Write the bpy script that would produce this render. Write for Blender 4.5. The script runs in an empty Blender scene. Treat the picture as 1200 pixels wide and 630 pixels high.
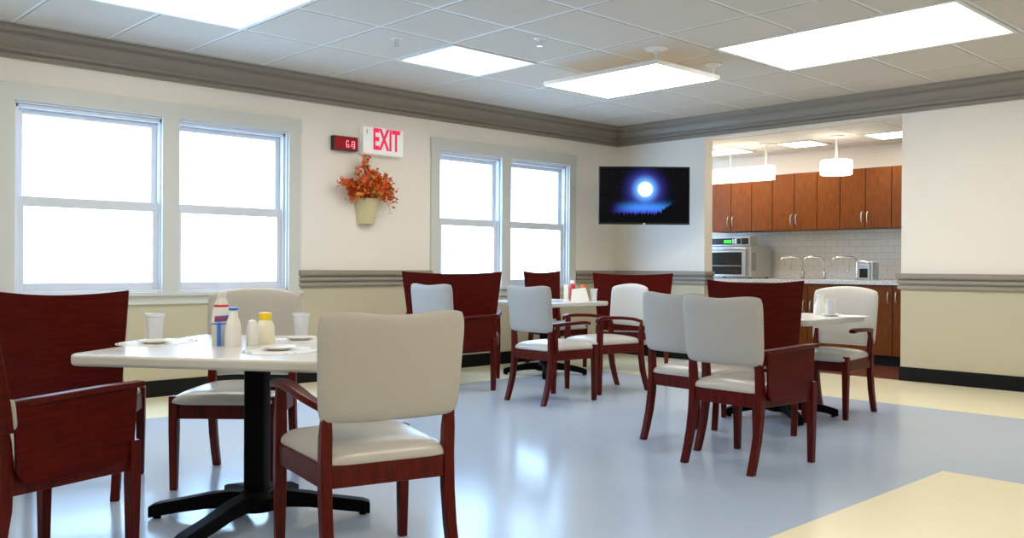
import bpy, bmesh, math, random
from mathutils import Vector, Matrix
S = bpy.context.scene
COL = S.collection
PI = math.pi
rnd = random.Random(7)

# ------------------------------------------------------------------ materials
def new_mat(name):
    m = bpy.data.materials.new(name); m.use_nodes = True
    nt = m.node_tree
    return m, nt, nt.nodes['Principled BSDF']

def lin(r, g, b):
    f = lambda c: (c / 255 / 12.92) if c / 255 <= 0.04045 else ((c / 255 + 0.055) / 1.055) ** 2.4
    return (f(r), f(g), f(b), 1.0)

def mat(name, rgb, rough=0.5, metal=0.0, spec=0.5, noise=None, bump=0.0, bscale=400.0, emit=0.0, coat=0.0):
    """noise=(scale, amount): soft procedural variation of the base colour"""
    m, nt, b = new_mat(name)
    c = lin(*rgb)
    b.inputs['Base Color'].default_value = c
    b.inputs['Roughness'].default_value = rough
    b.inputs['Metallic'].default_value = metal
    b.inputs['Specular IOR Level'].default_value = spec
    b.inputs['Coat Weight'].default_value = coat
    tc = nt.nodes.new('ShaderNodeTexCoord')
    if noise:
        n = nt.nodes.new('ShaderNodeTexNoise'); n.inputs['Scale'].default_value = noise[0]; n.inputs['Detail'].default_value = 4
        nt.links.new(tc.outputs['Object'], n.inputs['Vector'])
        mx = nt.nodes.new('ShaderNodeMix'); mx.data_type = 'RGBA'
        a = noise[1]
        mx.inputs[6].default_value = tuple(v * (1 - a) for v in c[:3]) + (1,)
        mx.inputs[7].default_value = tuple(min(1, v * (1 + a)) for v in c[:3]) + (1,)
        nt.links.new(n.outputs['Fac'], mx.inputs[0]); nt.links.new(mx.outputs[2], b.inputs['Base Color'])
    if bump:
        n2 = nt.nodes.new('ShaderNodeTexNoise'); n2.inputs['Scale'].default_value = bscale; n2.inputs['Detail'].default_value = 2
        nt.links.new(tc.outputs['Object'], n2.inputs['Vector'])
        bp = nt.nodes.new('ShaderNodeBump'); bp.inputs['Strength'].default_value = bump; bp.inputs['Distance'].default_value = 0.002
        nt.links.new(n2.outputs['Fac'], bp.inputs['Height']); nt.links.new(bp.outputs['Normal'], b.inputs['Normal'])
    if emit:
        b.inputs['Emission Color'].default_value = c; b.inputs['Emission Strength'].default_value = emit
    return m

def wood_mat(name, dark, light, scale=(4, 4, 30), rough=0.35, coat=0.15, spec=0.5):
    m, nt, b = new_mat(name)
    tc = nt.nodes.new('ShaderNodeTexCoord'); mp = nt.nodes.new('ShaderNodeMapping')
    mp.inputs['Scale'].default_value = scale
    n = nt.nodes.new('ShaderNodeTexNoise'); n.inputs['Scale'].default_value = 3; n.inputs['Detail'].default_value = 6; n.inputs['Roughness'].default_value = 0.65
    r = nt.nodes.new('ShaderNodeValToRGB')
    r.color_ramp.elements[0].position = 0.3; r.color_ramp.elements[0].color = lin(*dark)
    r.color_ramp.elements[1].position = 0.7; r.color_ramp.elements[1].color = lin(*light)
    nt.links.new(tc.outputs['Object'], mp.inputs['Vector']); nt.links.new(mp.outputs['Vector'], n.inputs['Vector'])
    nt.links.new(n.outputs['Fac'], r.inputs['Fac']); nt.links.new(r.outputs['Color'], b.inputs['Base Color'])
    b.inputs['Roughness'].default_value = rough; b.inputs['Coat Weight'].default_value = coat; b.inputs['Coat Roughness'].default_value = 0.2; b.inputs['Specular IOR Level'].default_value = spec
    return m

def emis_mat(name, rgb, strength):
    m, nt, b = new_mat(name)
    b.inputs['Base Color'].default_value = lin(*rgb)
    b.inputs['Emission Color'].default_value = lin(*rgb)
    b.inputs['Emission Strength'].default_value = strength
    return m

M = {}
M['wall_up'] = mat('wall_cream', (238, 230, 218), 0.75, noise=(2.0, 0.02), bump=0.05, bscale=200)
M['wall_low'] = mat('wall_beige', (192, 183, 157), 0.7, noise=(2.0, 0.02), bump=0.05, bscale=200)
M['taupe'] = mat('trim_taupe', (145, 136, 124), 0.45, noise=(3, 0.03))
M['white_trim'] = mat('window_paint', (206, 206, 198), 0.5, noise=(3, 0.02))
M['vinyl'] = mat('window_vinyl', (214, 216, 220), 0.4)
M['blackbase'] = mat('base_black', (4, 4, 4), 0.5, spec=0.25)
M['tile'] = mat('ceiling_tile', (203, 193, 179), 0.9, noise=(60, 0.04), bump=0.25, bscale=250)
M['tbar'] = mat('ceiling_bar', (224, 222, 216), 0.5)
M['gap'] = mat('ceiling_gap', (110, 104, 96), 0.9)
M['floor_blue'] = mat('floor_blue', (186, 203, 225), 0.17, noise=(90, 0.03), spec=0.55, bump=0.05, bscale=500)
M['floor_yellow'] = mat('floor_yellow', (254, 243, 208), 0.22, noise=(90, 0.03), spec=0.45, bump=0.05, bscale=500)
M['floor_wood'] = wood_mat('kitchen_floor_wood', (74, 32, 18), (122, 62, 36), (14, 2, 2), 0.4)
M['cherry'] = wood_mat('cherry_wood', (58, 6, 3), (98, 18, 7), (26, 26, 3), 0.34, 0.0, 0.2)
M['veneer'] = wood_mat('cherry_veneer', (62, 6, 2), (90, 14, 4), (3, 3, 26), 0.42, 0.0, 0.12)
M['honey'] = wood_mat('honey_cabinet', (100, 50, 14), (134, 74, 26), (22, 22, 2.2), 0.4, 0.0, 0.15)
M['honey_dark'] = mat('cabinet_carcass', (92, 48, 24), 0.5)
M['vinyl_seat'] = mat('grey_vinyl', (192, 189, 182), 0.24, noise=(25, 0.02), bump=0.12, bscale=350, spec=0.5)
M['fabric'] = mat('grey_weave', (177, 174, 168), 0.6, noise=(160, 0.05), bump=0.3, bscale=500, spec=0.4)
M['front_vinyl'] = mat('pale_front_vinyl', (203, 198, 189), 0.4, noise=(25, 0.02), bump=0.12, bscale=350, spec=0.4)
M['fabric_cool'] = mat('grey_weave_cool', (172, 170, 166), 0.55, noise=(160, 0.04), bump=0.2, bscale=500, spec=0.4)
M['laminate'] = mat('table_laminate', (226, 224, 220), 0.22, noise=(300, 0.02), spec=0.5)
M['edge'] = mat('table_edge', (196, 195, 188), 0.35)
M['blackmetal'] = mat('black_metal', (2, 2, 2), 0.5, spec=0.08)
M['plastic_white'] = mat('white_plastic', (238, 237, 232), 0.35)
M['porcelain'] = mat('porcelain', (240, 238, 232), 0.2)
M['paper'] = mat('placemat_paper', (240, 240, 238), 0.7)
M['print'] = mat('placemat_print', (62, 64, 70), 0.7)
M['red'] = mat('label_red', (206, 28, 40), 0.4)
M['blue'] = mat('label_blue', (50, 120, 205), 0.4)
M['yellow'] = mat('cap_yellow', (250, 214, 40), 0.4)
M['pale_yellow'] = mat('cruet_mustard', (244, 236, 214), 0.35)
M['cup'] = mat('cup_plastic', (248, 250, 254), 0.12, spec=0.6)
M['cup'].node_tree.nodes['Principled BSDF'].inputs['Transmission Weight'].default_value = 0.35
M['cupwater'] = mat('cup_water', (232, 238, 248), 0.05, spec=0.5)
M['cupwater'].node_tree.nodes['Principled BSDF'].inputs['Transmission Weight'].default_value = 0.6
M['steel'] = mat('brushed_steel', (190, 190, 186), 0.32, metal=0.85, noise=(40, 0.04))
M['chrome'] = mat('chrome', (205, 205, 205), 0.12, metal=1.0)
M['dark_glass'] = mat('dark_glass', (34, 31, 27), 0.15)
M['blackplastic'] = mat('black_plastic', (10, 10, 12), 0.3)
M['clockred'] = mat('clock_red', (150, 4, 20), 0.4, spec=0.15, emit=0.1)
M['digit'] = mat('clock_digit', (255, 150, 170), 0.4, emit=1.0)
M['exitred'] = mat('exit_red', (232, 24, 84), 0.5, emit=0.35)
M['exitwhite'] = mat('exit_white', (240, 238, 234), 0.5, emit=0.12)
M['pot'] = mat('planter_cream', (206, 194, 152), 0.45, noise=(6, 0.03))
M['leaf_orange'] = mat('leaf_orange', (232, 116, 36), 0.5)
M['leaf_red'] = mat('leaf_red', (214, 72, 36), 0.5)
M['leaf_gold'] = mat('leaf_gold', (224, 160, 56), 0.5)
M['leaf_green'] = mat('leaf_green', (110, 110, 36), 0.5)
M['stem'] = mat('plant_stem', (84, 62, 30), 0.6)
M['granite'] = None
M['green_led'] = mat('green_led', (60, 255, 60), 0.4, emit=1.5)
M['ice_led'] = mat('white_led', (180, 190, 200), 0.4, emit=0.6)
LIGHT_K = 6.0
M['diffuser'] = emis_mat('light_diffuser', (255, 250, 240), LIGHT_K)
M['upglow'] = emis_mat('added_upglow', (255, 250, 240), 0.22)  # added glow, thins the suspended panel's shadow on the ceiling
M['ktile'] = mat('kitchen_ceiling_tile', (240, 233, 220), 0.9, noise=(60, 0.03), bump=0.2, bscale=250)
M['kdiffuser'] = emis_mat('kitchen_diffuser', (255, 249, 236), 11.0)
M['shade'] = emis_mat('pendant_shade', (255, 247, 232), 3.5)

def granite():
    m, nt, b = new_mat('granite')
    tc = nt.nodes.new('ShaderNodeTexCoord'); v = nt.nodes.new('ShaderNodeTexNoise')
    v.inputs['Scale'].default_value = 60; v.inputs['Detail'].default_value = 8; v.inputs['Roughness'].default_value = 0.8
    r = nt.nodes.new('ShaderNodeValToRGB')
    r.color_ramp.elements[0].position = 0.36; r.color_ramp.elements[0].color = lin(186, 184, 182)
    r.color_ramp.elements[1].position = 0.56; r.color_ramp.elements[1].color = lin(236, 235, 232)
    nt.links.new(tc.outputs['Object'], v.inputs['Vector']); nt.links.new(v.outputs['Fac'], r.inputs['Fac']); nt.links.new(r.outputs['Color'], b.inputs['Base Color'])
    b.inputs['Roughness'].default_value = 0.25
    return m
M['granite'] = granite()

def backsplash():
    m, nt, b = new_mat('backsplash_tile')
    tc = nt.nodes.new('ShaderNodeTexCoord'); mp = nt.nodes.new('ShaderNodeMapping')
    mp.inputs['Rotation'].default_value = (PI / 2, 0, 0)
    br = nt.nodes.new('ShaderNodeTexBrick')
    br.inputs['Scale'].default_value = 1.0; br.inputs['Brick Width'].default_value = 0.16; br.inputs['Row Height'].default_value = 0.08
    br.inputs['Mortar Size'].default_value = 0.003
    br.inputs['Color1'].default_value = lin(214, 210, 202); br.inputs['Color2'].default_value = lin(208, 204, 196); br.inputs['Mortar'].default_value = lin(186, 181, 172)
    nt.links.new(tc.outputs['Object'], mp.inputs['Vector']); nt.links.new(mp.outputs['Vector'], br.inputs['Vector']); nt.links.new(br.outputs['Color'], b.inputs['Base Color'])
    b.inputs['Roughness'].default_value = 0.3
    return m
M['splash'] = backsplash()

def glass_mat():
    m = bpy.data.materials.new('window_glass'); m.use_nodes = True; nt = m.node_tree; nt.nodes.clear()
    o = nt.nodes.new('ShaderNodeOutputMaterial'); t = nt.nodes.new('ShaderNodeBsdfTransparent'); g = nt.nodes.new('ShaderNodeBsdfGlossy')
    g.inputs['Roughness'].default_value = 0.02; t.inputs['Color'].default_value = (0.97, 0.985, 1, 1)
    mx = nt.nodes.new('ShaderNodeMixShader'); mx.inputs[0].default_value = 0.05
    nt.links.new(t.outputs[0], mx.inputs[1]); nt.links.new(g.outputs[0], mx.inputs[2]); nt.links.new(mx.outputs[0], o.inputs['Surface'])
    return m
M['glass'] = glass_mat()

# ------------------------------------------------------------------ mesh helpers
def V(*a): return Vector(a)

class MB:
    def __init__(self): self.bm = bmesh.new()
    def face(self, vs, mi=0):
        try:
            f = self.bm.faces.new(vs); f.material_index = mi; return f
        except ValueError: return None
    def box(self, x0, x1, y0, y1, z0, z1, mi=0):
        v = [self.bm.verts.new((x, y, z)) for z in (z0, z1) for x, y in ((x0, y0), (x1, y0), (x1, y1), (x0, y1))]
        for q in ((3, 2, 1, 0), (4, 5, 6, 7), (0, 1, 5, 4), (1, 2, 6, 5), (2, 3, 7, 6), (3, 0, 4, 7)):
            self.face([v[i] for i in q], mi)
        return self
    def sweep(self, pts, secs, a, b, mi=0):
        """rect section swept: half axes a*w/2, b*h/2"""
        rings = []
        a = Vector(a); b = Vector(b)
        for p, (w, h) in zip(pts, secs):
            p = Vector(p)
            rings.append([self.bm.verts.new(p + a * (sx * w / 2) + b * (sy * h / 2)) for sx, sy in ((-1, -1), (1, -1), (1, 1), (-1, 1))])
        for r, s in zip(rings, rings[1:]):
            for i in range(4): self.face([r[i], r[(i + 1) % 4], s[(i + 1) % 4], s[i]], mi)
        self.face(rings[0][::-1], mi); self.face(rings[-1], mi)
        return self
    def tube(self, pts, r, n=10, mi=0):
        pts = [Vector(p) for p in pts]; rings = []
        rs = r if isinstance(r, (list, tuple)) else [r] * len(pts)
        prev = None
        for i, p in enumerate(pts):
            t = (pts[min(i + 1, len(pts) - 1)] - pts[max(i - 1, 0)]).normalized()
            if prev is None:
                u = t.cross(V(0, 0, 1) if abs(t.z) < 0.9 else V(1, 0, 0)).normalized()
            else:
                u = (prev - t * prev.dot(t)).normalized()
            prev = u; w = t.cross(u)
            rings.append([self.bm.verts.new(p + (u * math.cos(k * 2 * PI / n) + w * math.sin(k * 2 * PI / n)) * rs[i]) for k in range(n)])
        for a, b in zip(rings, rings[1:]):
            for k in range(n): self.face([a[k], a[(k + 1) % n], b[(k + 1) % n], b[k]], mi)
        self.face(rings[0][::-1], mi); self.face(rings[-1], mi)
        return self
    def lathe(self, prof, n=28, c=(0, 0, 0), mi=0, mis=None):
        """prof [(r,z)...]; r==0 closes"""
        rings = []
        for r, z in prof:
            if r < 1e-6: rings.append([self.bm.verts.new((c[0], c[1], c[2] + z))])
            else: rings.append([self.bm.verts.new((c[0] + r * math.cos(k * 2 * PI / n), c[1] + r * math.sin(k * 2 * PI / n), c[2] + z)) for k in range(n)])
        for j, (a, b) in enumerate(zip(rings, rings[1:])):
            m_ = mis[j] if mis else mi
            for k in range(n):
                if len(a) == 1 and len(b) == 1: continue
                if len(a) == 1: self.face([a[0], b[(k + 1) % n], b[k]], m_)
                elif len(b) == 1: self.face([a[k], a[(k + 1) % n], b[0]], m_)
                else: self.face([a[k], a[(k + 1) % n], b[(k + 1) % n], b[k]], m_)
        return self
    def prism(self, poly, z0, z1, mi=0, f=None):
        f = f or (lambda x, y, z: (x, y, z))
        lo = [self.bm.verts.new(f(x, y, z0)) for x, y in poly]; hi = [self.bm.verts.new(f(x, y, z1)) for x, y in poly]
        n = len(poly)
        self.face(lo[::-1], mi); self.face(hi, mi)
        for i in range(n): self.face([lo[i], lo[(i + 1) % n], hi[(i + 1) % n], hi[i]], mi)
        return self
    def sheet(self, fn, nu=18, nv=14, pillow=True, mi=0, front=0):
        """closed two-sided sheet; fn(u,v,side,prof)->xyz with u,v in [-1,1]"""
        bm = self.bm
        us = [math.sin(PI / 2 * (-1 + 2 * i / nu)) if pillow else -1 + 2 * i / nu for i in range(nu + 1)]
        vs = [math.sin(PI / 2 * (-1 + 2 * i / nv)) if pillow else -1 + 2 * i / nv for i in range(nv + 1)]
        g = {}
        for s in (-1, 1):
            for i, u in enumerate(us):
                for j, v in enumerate(vs):
                    p = ((1 - abs(u) ** 8) ** 0.42) * ((1 - abs(v) ** 8) ** 0.42) if pillow else 1.0
                    g[s, i, j] = bm.verts.new(fn(u, v, s, p))
        for i in range(nu):
            for j in range(nv):
                self.face([g[1, i, j], g[1, i + 1, j], g[1, i + 1, j + 1], g[1, i, j + 1]], front or mi)
                self.face([g[-1, i, j], g[-1, i, j + 1], g[-1, i + 1, j + 1], g[-1, i + 1, j]], mi)
        if pillow: bmesh.ops.remove_doubles(bm, verts=bm.verts[:], dist=1e-5)
        else:
            for i in range(nu):
                self.face([g[-1, i, 0], g[-1, i + 1, 0], g[1, i + 1, 0], g[1, i, 0]], mi)
                self.face([g[-1, i + 1, nv], g[-1, i, nv], g[1, i, nv], g[1, i + 1, nv]], mi)
            for j in range(nv):
                self.face([g[-1, 0, j + 1], g[-1, 0, j], g[1, 0, j], g[1, 0, j + 1]], mi)
                self.face([g[-1, nu, j], g[-1, nu, j + 1], g[1, nu, j + 1], g[1, nu, j]], mi)
        return self
    def build(self, name, mats, parent=None, loc=(0, 0, 0), rz=0.0, bevel=0.0, segs=2, smooth=35, recalc=True):
        bm = self.bm
        if recalc: bmesh.ops.recalc_face_normals(bm, faces=bm.faces[:])
        me = bpy.data.meshes.new(name); bm.to_mesh(me); bm.free()
        for m in (mats if isinstance(mats, (list, tuple)) else [mats]): me.materials.append(M[m] if isinstance(m, str) else m)
        if smooth:
            for p in me.polygons: p.use_smooth = True
            me.set_sharp_from_angle(angle=math.radians(smooth))
        o = bpy.data.objects.new(name, me); COL.objects.link(o)
        o.location = loc; o.rotation_euler = (0, 0, rz)
        if parent: o.parent = parent
        if bevel:
            b = o.modifiers.new('bevel', 'BEVEL'); b.width = bevel; b.segments = segs; b.limit_method = 'ANGLE'; b.angle_limit = math.radians(40)
            b.harden_normals = True
        return o

def empty(name, loc, rz=0.0):
    o = bpy.data.objects.new(name, None); COL.objects.link(o)
    o.location = loc; o.rotation_euler = (0, 0, rz); o.empty_display_size = 0.1
    return o
def tag(o, label, cat, group=None):
    o['label'] = label; o['category'] = cat
    if group: o['group'] = group
    return o
def struct(o):
    o['kind'] = 'structure'; return o

def rrect(w, d, r, n=6, cx=0, cy=0):
    pts = []
    for sx, sy, a0 in ((1, 1, 0), (-1, 1, PI / 2), (-1, -1, PI), (1, -1, 3 * PI / 2)):
        for k in range(n + 1):
            a = a0 + k * PI / 2 / n
            pts.append((cx + sx * (w / 2 - r) + r * math.cos(a), cy + sy * (d / 2 - r) + r * math.sin(a)))
    return pts

def text_mesh(name, body, size, mat_, parent, loc, rot, depth=0.002, sx=1.0, bold=0.0):
    cu = bpy.data.curves.new(name, 'FONT'); cu.body = body; cu.size = size; cu.extrude = depth; cu.align_x = 'CENTER'; cu.align_y = 'CENTER'; cu.offset = bold
    t = bpy.data.objects.new('tmp_text', cu); COL.objects.link(t)
    dg = bpy.context.evaluated_depsgraph_get(); me = bpy.data.meshes.new_from_object(t.evaluated_get(dg))
    bpy.data.objects.remove(t)
    me.name = name; me.materials.clear(); me.materials.append(M[mat_])
    o = bpy.data.objects.new(name, me); COL.objects.link(o)
    o.parent = parent; o.location = loc; o.rotation_euler = rot; o.scale = (sx, 1, 1)
    return o

# ------------------------------------------------------------------ the room
X1, Y0, CEIL = 9.7, -11.3, 2.835
SPLIT = 0.96
def wall_cells(mb, axis, cuts, zcuts, holes, t0, t1):
    """wall slabs; axis 'y' = runs along y at x in t0..t1"""
    for a, b in zip(cuts, cuts[1:]):
        for z0, z1 in zip(zcuts, zcuts[1:]):
            if any(a >= h[0] - 1e-6 and b <= h[1] + 1e-6 and z0 >= h[2] - 1e-6 and z1 <= h[3] + 1e-6 for h in holes): continue
            mi = 1 if z1 <= SPLIT + 1e-6 else 0
            if axis == 'y': mb.box(t0, t1, a, b, z0, z1, mi)
            else: mb.box(a, b, t0, t1, z0, z1, mi)

WT = 0.17
W1 = (-6.90, -4.64, 0.86, 2.30)      # opening of the large window
W2 = (-2.88, -0.90, 0.86, 2.30)
mb = MB()
wall_cells(mb, 'y', [Y0, W1[0], W1[1], W2[0], W2[1], 0.155], [0, W1[2], SPLIT, W1[3], CEIL + 0.1], [W1, W2], -WT, 0)
struct(mb.build('wall_left', ['wall_up', 'wall_low'], smooth=0))
TVX, OPX, OPZ = 1.32, 3.6, 2.582
mb = MB()
wall_cells(mb, 'x', [-WT, TVX, OPX, X1], [0, SPLIT, OPZ, CEIL + 0.1], [(TVX, OPX, 0, SPLIT), (TVX, OPX, SPLIT, OPZ)], 0, 0.155)
struct(mb.build('wall_back', ['wall_up', 'wall_low'], smooth=0))
mb = MB(); mb.box(X1, X1 + 0.15, Y0, 0.155, 0, SPLIT, 1); mb.box(X1, X1 + 0.15, Y0, 0.155, SPLIT, CEIL + 0.1, 0)
struct(mb.build('wall_right', ['wall_up', 'wall_low'], smooth=0))
mb = MB(); mb.box(-WT, X1, Y0 - 0.15, Y0, 0, SPLIT, 1); mb.box(-WT, X1, Y0 - 0.15, Y0, SPLIT, CEIL + 0.1, 0)
struct(mb.build('wall_front', ['wall_up', 'wall_low'], smooth=0))

# floor: blue sheet, cream-yellow border and inset, wood in the kitchen
BX, BY = 1.0, -1.58
PX, PY = 5.45, -3.77
mb = MB(); bm = mb.bm
arc = [(BX + 0.12 - 0.12 * math.cos(a), BY - 0.12 + 0.12 * math.sin(a)) for a in [k * PI / 2 / 8 for k in range(9)]]
def ngon(pts, mi): mb.face([bm.verts.new((x, y, 0)) for x, y in pts], mi)
ngon([(BX, Y0)] + arc + [(X1, BY), (X1, PY), (PX, PY), (PX, Y0)], 0)
ngon([(0, Y0), (BX, Y0)][::-1] + [], 1) if False else None
ngon([(-0.05, Y0), (-0.05, 0.0), (X1, 0.0), (X1, BY)] + arc[::-1] + [(BX, Y0)], 1)
ngon([(PX, Y0), (PX, PY), (X1, PY), (X1, Y0)], 1)
ngon([(-0.7, 0.0), (-0.7, 2.1), (4.8, 2.1), (4.8, 0.0)], 2)
mb.box(-0.8, X1 + 0.2, Y0 - 0.2, 2.3, -0.12, -0.004, 0)
fl = mb.build('floor', ['floor_blue', 'floor_yellow', 'floor_wood'], smooth=0, recalc=False)
for p in fl.data.polygons:
    if p.normal.z < 0 and abs(p.center.z) < 0.001: p.flip()
struct(fl)

# ceiling: lay-in tiles between bars, with thin shadow gaps
LX = [0.0, 0.2, 1.13, 1.92, 2.57, 3.24, 3.98, 4.63, 5.14, 5.80, 6.52, 7.24, 7.96, 8.68, X1]
MY = [0.0, -0.68, -1.55, -2.53, -3.33, -4.29, -4.98, -5.66, -6.28, -6.95, -7.67, -8.39, -9.11, -9.83, -10.55, Y0][::-1]
LIGHTS = [(1.13, 2.57, -6.95, -5.66), (1.13, 1.92, -4.29, -3.33), (3.24, 5.14, -2.74, -1.55), (5.80, 7.24, -6.95, -5.66), (6.52, 7.96, -2.53, -1.55), (3.24, 4.63, -9.83, -8.39), (7.24, 8.68, -9.83, -8.39)]
LIGHTS_CELLS = LIGHTS
mb = MB()
def in_light(x0, x1, y0, y1):
    cx, cy = (x0 + x1) / 2, (y0 + y1) / 2
    return any(l[0] < cx < l[1] and l[2] < cy < l[3] for l in LIGHTS_CELLS)
B = 0.012; G = 0.005
for xa, xb in zip(LX, LX[1:]):
    for ya, yb in zip(MY, MY[1:]):
        if in_light(xa, xb, ya, yb) and not (xa >= 3.2 and xb < 5.2 and ya < -2.5): continue
        mb.box(xa + B + G, xb - B - G, ya + B + G, yb - B - G, CEIL - 0.002, CEIL + 0.03, 0)
mb.box(-WT, X1 + 0.15, Y0 - 0.15, 0.155, CEIL + 0.03, CEIL + 0.1, 1)
ce = struct(mb.build('ceiling', ['tile', 'gap'], smooth=0))
mb = MB()
for x in LX[1:-1]: mb.box(x - B, x + B, Y0, 0, CEIL, CEIL + 0.028)
for y in MY[1:-1]: mb.box(0, X1, y - B, y + B, CEIL + 0.0006, CEIL + 0.027)
g = struct(mb.build('trim_9', ['tbar'], smooth=0))

# crown moulding (left and back walls, mitred), chair rails, baseboards
CROWN = [(0, 2.60), (0.018, 2.60), (0.018, 2.610), (0.034, 2.614), (0.036, 2.628), (0.020, 2.632), (0.022, 2.640), (0.044, 2.650), (0.060, 2.654), (0.062, 2.668), (0.044, 2.674), (0.044, 2.690),
         (0.050, 2.712), (0.062, 2.735), (0.082, 2.752), (0.098, 2.756), (0.100, 2.768), (0.088, 2.772), (0.094, 2.786), (0.110, 2.800), (0.128, 2.808), (0.130, 2.834), (0, 2.834)]
RAIL = [(0, 0.885), (0.014, 0.885), (0.024, 0.892), (0.028, 0.905), (0.024, 0.922), (0.010, 0.930), (0.010, 0.936), (0.026, 0.942), (0.031, 0.956), (0.026, 0.972), (0.012, 0.980), (0.012, 0.986), (0.034, 0.992), (0.042, 1.008), (0.040, 1.030), (0.030, 1.042), (0, 1.042)]
def run(profile, stations, name, mname='taupe', smooth=24):
    """stations: functions d->(x,y)"""
    mb = MB(); rings = []
    for st in stations:
        rings.append([mb.bm.verts.new((*st(d), z)) for d, z in profile])
    n = len(profile)
    for a, b in zip(rings, rings[1:]):
        for i in range(n): mb.face([a[i], a[(i + 1) % n], b[(i + 1) % n], b[i]])
    mb.face(rings[0][::-1]); mb.face(rings[-1])
    return struct(mb.build(name, mname, smooth=smooth))
run(CROWN, [lambda d: (d, Y0), lambda d: (d, -d), lambda d: (X1, -d)], 'trim_1')
run(CROWN, [lambda d: (X1 - d, 0), lambda d: (X1 - d, Y0)], 'trim_2')
run(CROWN, [lambda d: (0, Y0 + d), lambda d: (X1, Y0 + d)], 'trim_10')
run(RAIL, [lambda d: (d, Y0), lambda d: (d, -7.02)], 'trim_3')
run(RAIL, [lambda d: (d, -4.535), lambda d: (d, -2.985)], 'trim_4')
run(RAIL, [lambda d: (d, -0.785), lambda d: (d, -d), lambda d: (TVX + d, -d), lambda d: (TVX + d, 0.155)], 'trim_5')
run(RAIL, [lambda d: (OPX - d, 0.155), lambda d: (OPX - d, -d), lambda d: (X1, -d)], 'trim_6')
def base(x0, x1, y0, y1, name):
    mb = MB(); mb.box(x0, x1, y0, y1, 0, 0.135); struct(mb.build(name, 'blackbase', bevel=0.003, smooth=0))
base(0, 0.012, Y0, 0, 'baseboard_left')
base(0.012, TVX + 0.012, -0.012, 0, 'baseboard_back')
base(OPX - 0.012, X1, -0.012, 0, 'trim_7')
base(OPX - 0.012, OPX, 0, 0.155, 'trim_8')
base(TVX, TVX + 0.012, 0, 0.155, 'trim_11')
base(X1 - 0.012, X1, Y0, -0.012, 'baseboard_right')
base(0, X1, Y0, Y0 + 0.012, 'baseboard_front')

def window(name, op, mull):
    y0, y1, z0, z1 = op
    e = struct(empty(name, (0, (y0 + y1) / 2, z0)))
    oy = (y0 + y1) / 2
    def part(nm, boxes, m, bevel=0.003):
        mb = MB()
        for b in boxes: mb.box(b[0], b[1], b[2] - oy, b[3] - oy, b[4] - z0, b[5] - z0)
        return mb.build(nm, m, e, bevel=bevel, smooth=0)
    C = 0.115
    part('window_casing', [(0, 0.022, y0 - C, y0, z0, z1), (0, 0.022, y1, y1 + C, z0, z1), (0, 0.026, y0 - C - 0.006, y1 + C + 0.006, z1, z1 + C + 0.01),
                           (0, 0.022, mull - 0.07, mull + 0.07, z0, z1)], 'white_trim', 0.0)
    part('window_sill', [(0, 0.05, y0 - C - 0.02, y1 + C + 0.02, z0 - 0.03, z0), (0, 0.02, y0 - C, y1 + C, z0 - 0.10, z0 - 0.03)], 'white_trim')
    # jamb liner and mullion post
    part('window_jamb', [(-WT, 0, y0, y0 + 0.015, z0, z1), (-WT, 0, y1 - 0.015, y1, z0, z1), (-WT, 0, y0, y1, z1 - 0.015, z1), (-WT, 0, y0, y1, z0, z0 + 0.02), (-WT, 0, mull - 0.055, mull + 0.055, z0, z1)], 'vinyl')
    zm = (z0 + z1) / 2 - 0.02
    for a, b in ((y0 + 0.015, mull - 0.055), (mull + 0.055, y1 - 0.015)):
        # blind-stop frame, then upper (outer) and lower (inner) sash
        part('window_track', [(-0.10, -0.03, a, a + 0.022, z0 + 0.02, z1 - 0.015), (-0.10, -0.03, b - 0.022, b, z0 + 0.02, z1 - 0.015), (-0.10, -0.03, a, b, z1 - 0.045, z1 - 0.015)], 'vinyl')
        a2, b2 = a + 0.022, b - 0.022
        s = 0.045
        for nm, xx0, xx1, zl, zh in (('upper_sash', -0.125, -0.09, zm - 0.02, z1 - 0.045), ('lower_sash', -0.088, -0.05, z0 + 0.02, zm + 0.035)):
            lo = 0.06; hi = 0.075 if nm == 'lower_sash' else 0.04
            so = part(nm, [(xx0, xx1, a2, a2 + s, zl, zh), (xx0, xx1, b2 - s, b2, zl, zh), (xx0, xx1, a2 + s, b2 - s, zh - hi, zh), (xx0, xx1, a2 + s, b2 - s, zl, zl + lo)], 'vinyl', 0.004)
            mb = MB(); xm = (xx0 + xx1) / 2
            mb.box(xm - 0.003, xm + 0.003, a2 + s - oy, b2 - s - oy, zl + lo - z0, zh - hi - z0)
            mb.build('glass_pane', 'glass', so, smooth=0)
    return e
window('window_1', W1, -5.73)
window('window_2', W2, -1.93)

# ------------------------------------------------------------------ ceiling fixtures
def flush_light(x0, x1, y0, y1, label, z=CEIL, mname='diffuser'):
    e = tag(empty('ceiling_light', ((x0 + x1) / 2, (y0 + y1) / 2, z)), label, 'ceiling light', 'flush ceiling light panels')
    w, d = x1 - x0 - 0.03, y1 - y0 - 0.03
    mb = MB(); f = 0.035
    for b in ((-w / 2, w / 2, -d / 2, -d / 2 + f), (-w / 2, w / 2, d / 2 - f, d / 2), (-w / 2, -w / 2 + f, -d / 2 + f, d / 2 - f), (w / 2 - f, w / 2, -d / 2 + f, d / 2 - f)): mb.box(*b, -0.012, 0.025)
    mb.build('frame', 'tbar', e, bevel=0.003, smooth=0)
    mb = MB(); mb.box(-w / 2 + f, w / 2 - f, -d / 2 + f, d / 2 - f, -0.006, 0.015); mb.build('diffuser', mname, e, smooth=0)
    return e
flush_light(1.13, 2.57, -6.95, -5.66, 'large bright ceiling panel above the left window, cut off by the top edge')
flush_light(1.13, 1.92, -4.29, -3.33, 'smaller square flush ceiling panel above the planter and second window')
flush_light(3.24, 5.14, -2.74, -1.55, 'long rectangular ceiling panel at the upper right of the room')
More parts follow.
